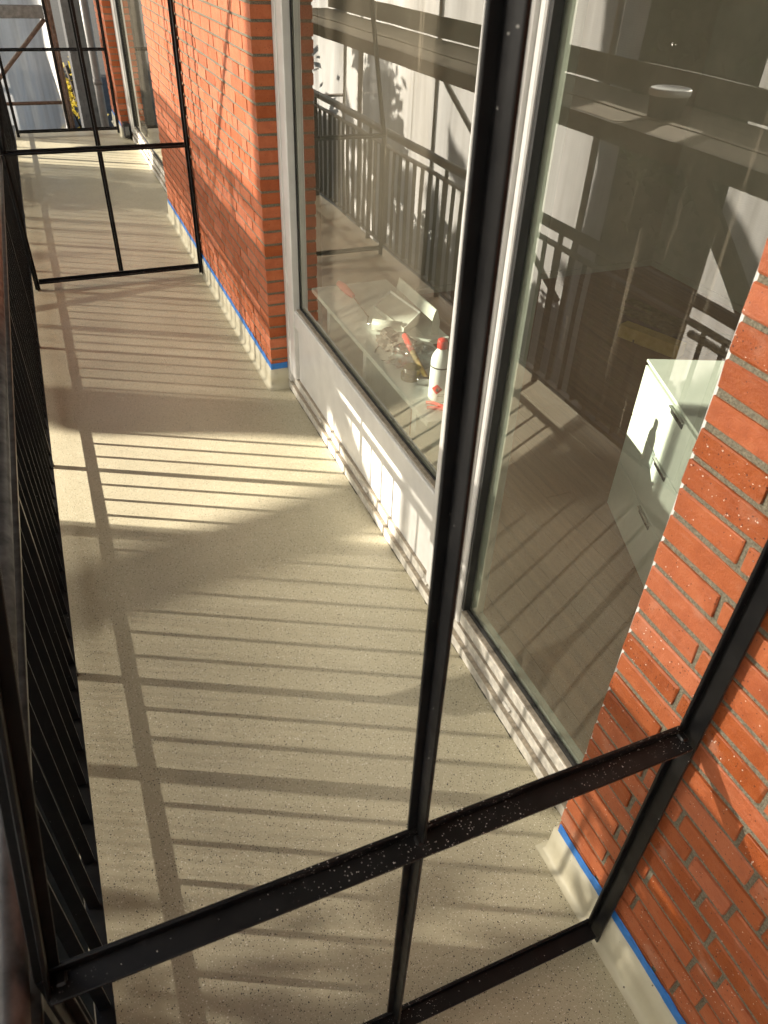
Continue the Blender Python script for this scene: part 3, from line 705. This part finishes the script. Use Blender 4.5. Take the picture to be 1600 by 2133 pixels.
# bottle
bo = empty('bottle', (1.287, 2.369, ZS), 'white plastic bottle with red cap and red hazard label', 'bottle')
BR = .041
MB().lathe((1.287, 2.369, ZS), [(.036, .0), (BR, .006), (BR, .165), (.039, .185), (.030, .205), (.018, .222), (.016, .228)], 32).build('body', M_white2, bo, smooth=True)
MB().lathe((1.287, 2.369, ZS), [(.0205, .226), (.0212, .230), (.0205, .258), (.018, .262)], 24).build('cap', M_red, bo, smooth=True)
MB().lathe((1.287, 2.369, ZS), [(BR+.0004, .149), (BR+.0010, .150), (BR+.0010, .154), (BR+.0004, .155)], 32).build('ring', M_black, bo, smooth=True)
def wrap(name, cu, cz, shape, mat, r):
    """shape: polygon in metres wrapped on the bottle round the side that faces the balcony"""
    a0 = math.atan2(-2.369, -1.287) + cu/BR; mb = MB(); n = 10
    # subdivide polygon as a fan grid
    for t in range(n+1):
        for (u, z) in shape: 
            uu, zz = u*t/n, z*t/n; a = a0+uu/BR; mb.v.append((1.287+r*math.cos(a), 2.369+r*math.sin(a), ZS+cz+zz))
    m = len(shape)
    for t in range(n):
        for i in range(m): mb.f.append((t*m+i, t*m+(i+1) % m, (t+1)*m+(i+1) % m, (t+1)*m+i))
    return mb.build(name, mat, bo)
dia = [(0, .023), (.0115, .0115), (.023, 0), (.0115, -.0115), (0, -.023), (-.0115, -.0115), (-.023, 0), (-.0115, .0115)]
wrap('hazard_label', -.006, .062, dia, M_label, BR+.0008)
fl = [(0, .010), (.004, .003), (.006, -.004), (.003, -.009), (-.003, -.009), (-.006, -.004), (-.003, .002)]
wrap('flame_print', -.006, .062, fl, M_black, BR+.0012)
wrap('text_line', .012, .038, [(-.014, .0015), (.014, .0015), (.014, -.0015), (-.014, -.0015)], M_black, BR+.0008)
wrap('text_line', .012, .031, [(-.014, .0012), (.010, .0012), (.010, -.0012), (-.014, -.0012)], M_black, BR+.0008)
# pliers
pl = empty('pliers', (1.25, 2.27, ZS), 'pair of pliers with orange red handles in front of the bottle', 'pliers')
MB().path([(1.218, 2.338, ZS+.010), (1.245, 2.318, ZS+.012), (1.268, 2.285, ZS+.012), (1.280, 2.250, ZS+.010)], [.007, .008, .007, .005], 10).build('handle', M_red, pl, smooth=True)
MB().path([(1.205, 2.300, ZS+.010), (1.232, 2.282, ZS+.012), (1.260, 2.262, ZS+.012), (1.282, 2.240, ZS+.010)], [.007, .008, .007, .005], 10).build('handle', M_red, pl, smooth=True)
MB().obox((1.30, 2.222, ZS+.011), Vector((.7, -.7, 0)).normalized(), Vector((.7, .7, 0)).normalized(), (0, 0, 1), .06, .022, .012).build('jaw', M_metal, pl, bevel=.004)
# clear ring and ribbed knob at the near end of the board
tag(MB().lathe((1.42, 2.285, ZS+.001), [(.045, 0), (.058, 0), (.060, .085), (.047, .085)], 30).build('plastic_tub', M_clear), 'clear round plastic tub seen just beside the white post', 'tub')
K = .9067; C0 = Vector((0, 0, 2.0))        # the board stands at 0.64 m, close behind the pane
new = [o for o in bpy.data.objects if o.name not in BEFORE]
for o in new:
    if o.type == 'MESH':
        for vtx in o.data.vertices: vtx.co = C0+(vtx.co-C0)*K
for o in new:
    if o.type == 'EMPTY':
        o.matrix_world = Matrix.Translation(C0+(Vector(o.matrix_world.translation)-C0)*K)
        for c in o.children: c.matrix_parent_inverse = o.matrix_world.inverted()
for y in (2.2, 2.72, 3.2):
    MB().box(1.10, 1.33, y-.018, y+.018, .017, .613).build('support', M_shelf, sh)
kn = empty('radiator_valve', (1.16, 1.74, .017), 'white ribbed valve knob on a pipe just beside the white post', 'valve')
MB().tube((1.155, 1.745, .017), (1.155, 1.745, .66), .009, n=12).build('pipe', M_white2, kn, smooth=True)
d = Vector((.35, -.93, 0)).normalized(); a = Vector((0, 0, 1)); b = d.cross(a); q0 = Vector((1.155, 1.745, .66))
MB().tube(q0-d*.02, q0+d*.03, .017, n=20).build('body', M_white2, kn, smooth=True)
mb = MB()
for i in range(18):
    t = 2*math.pi*i/18; rr = Vector(a*math.cos(t)+b*math.sin(t)); mb.obox(q0+d*.055+rr*.021, d, rr, d.cross(rr), .045, .006, .005)
mb.tube(q0+d*.033, q0+d*.079, .0205, n=20)
mb.build('grip', M_white2, kn)
# chest of drawers
u = Vector((-.36, -.933, 0)).normalized(); v = Vector((.933, -.36, 0)).normalized(); b0 = Vector((1.99, 2.0, .017)); Z = Vector((0, 0, 1))
ch = empty('chest_of_drawers', b0, 'white chest of drawers with slot handles standing askew behind the glass door', 'chest of drawers')
W_, D_, H_ = .75, .46, .715
MB().obox(b0+u*(W_/2)+v*(D_/2+.018)+Z*(H_/2), u, v, Z, W_-.004, D_-.036, H_).build('carcass', M_cab, ch)
MB().obox(b0+u*(W_/2)+v*(D_/2)+Z*(H_+.0065), u, v, Z, W_, D_, .012).build('top', M_cab, ch, bevel=.002)
for k, zc in enumerate((.592, .368, .140)):
    fr = MB().obox(b0+u*(W_/2)+v*.009+Z*zc, u, v, Z, W_-.004, .017, .221 if k < 2 else .226).build('drawer_front', M_cab, ch, bevel=.002)
    MB().obox(b0+u*.375+v*(-.0005)+Z*(zc+.095), u, v, Z, .115, .004, .024).build('handle', M_dark, fr)
    MB().obox(b0+u*.375+v*(-.006)+Z*(zc+.1085), u, v, Z, .125, .012, .004).build('handle_lip', M_metal, fr)
# timber heap
hp = [((3.30, 3.62, .03), (3.52, 3.05, .05), .09, .02), ((3.42, 3.80, .05), (3.62, 2.98, .06), .10, .018), ((3.52, 3.86, .07), (3.70, 3.10, .05), .08, .02),
      ((3.60, 3.70, .03), (3.75, 2.90, .10), .12, .02), ((3.20, 3.40, .03), (3.60, 3.30, .09), .07, .02)]
labs = ['front', 'widest', 'back', 'rightmost', 'crossways']
for k, (a, bb, w_, t_) in enumerate(hp):
    a, bb = Vector(a), Vector(bb); d = (bb-a).normalized(); s_ = d.cross(Z).normalized()
    tag(MB().obox((a+bb)/2, d, s_, s_.cross(d), (bb-a).length, w_, t_).build('waste_plank', M_oldwood, bevel=.002),
        labs[k] + ' of the old wooden boards heaped on the room floor', 'plank', 'boards heaped on the room floor')
tag(MB().obox((3.27, 3.30, .062), Vector((.35, -.94, 0)).normalized(), Vector((.94, .35, 0)).normalized(), Z, .42, .09, .085).build('timber_block', M_newwood, bevel=.003),
    'yellow timber block in front of the heap of boards', 'timber')
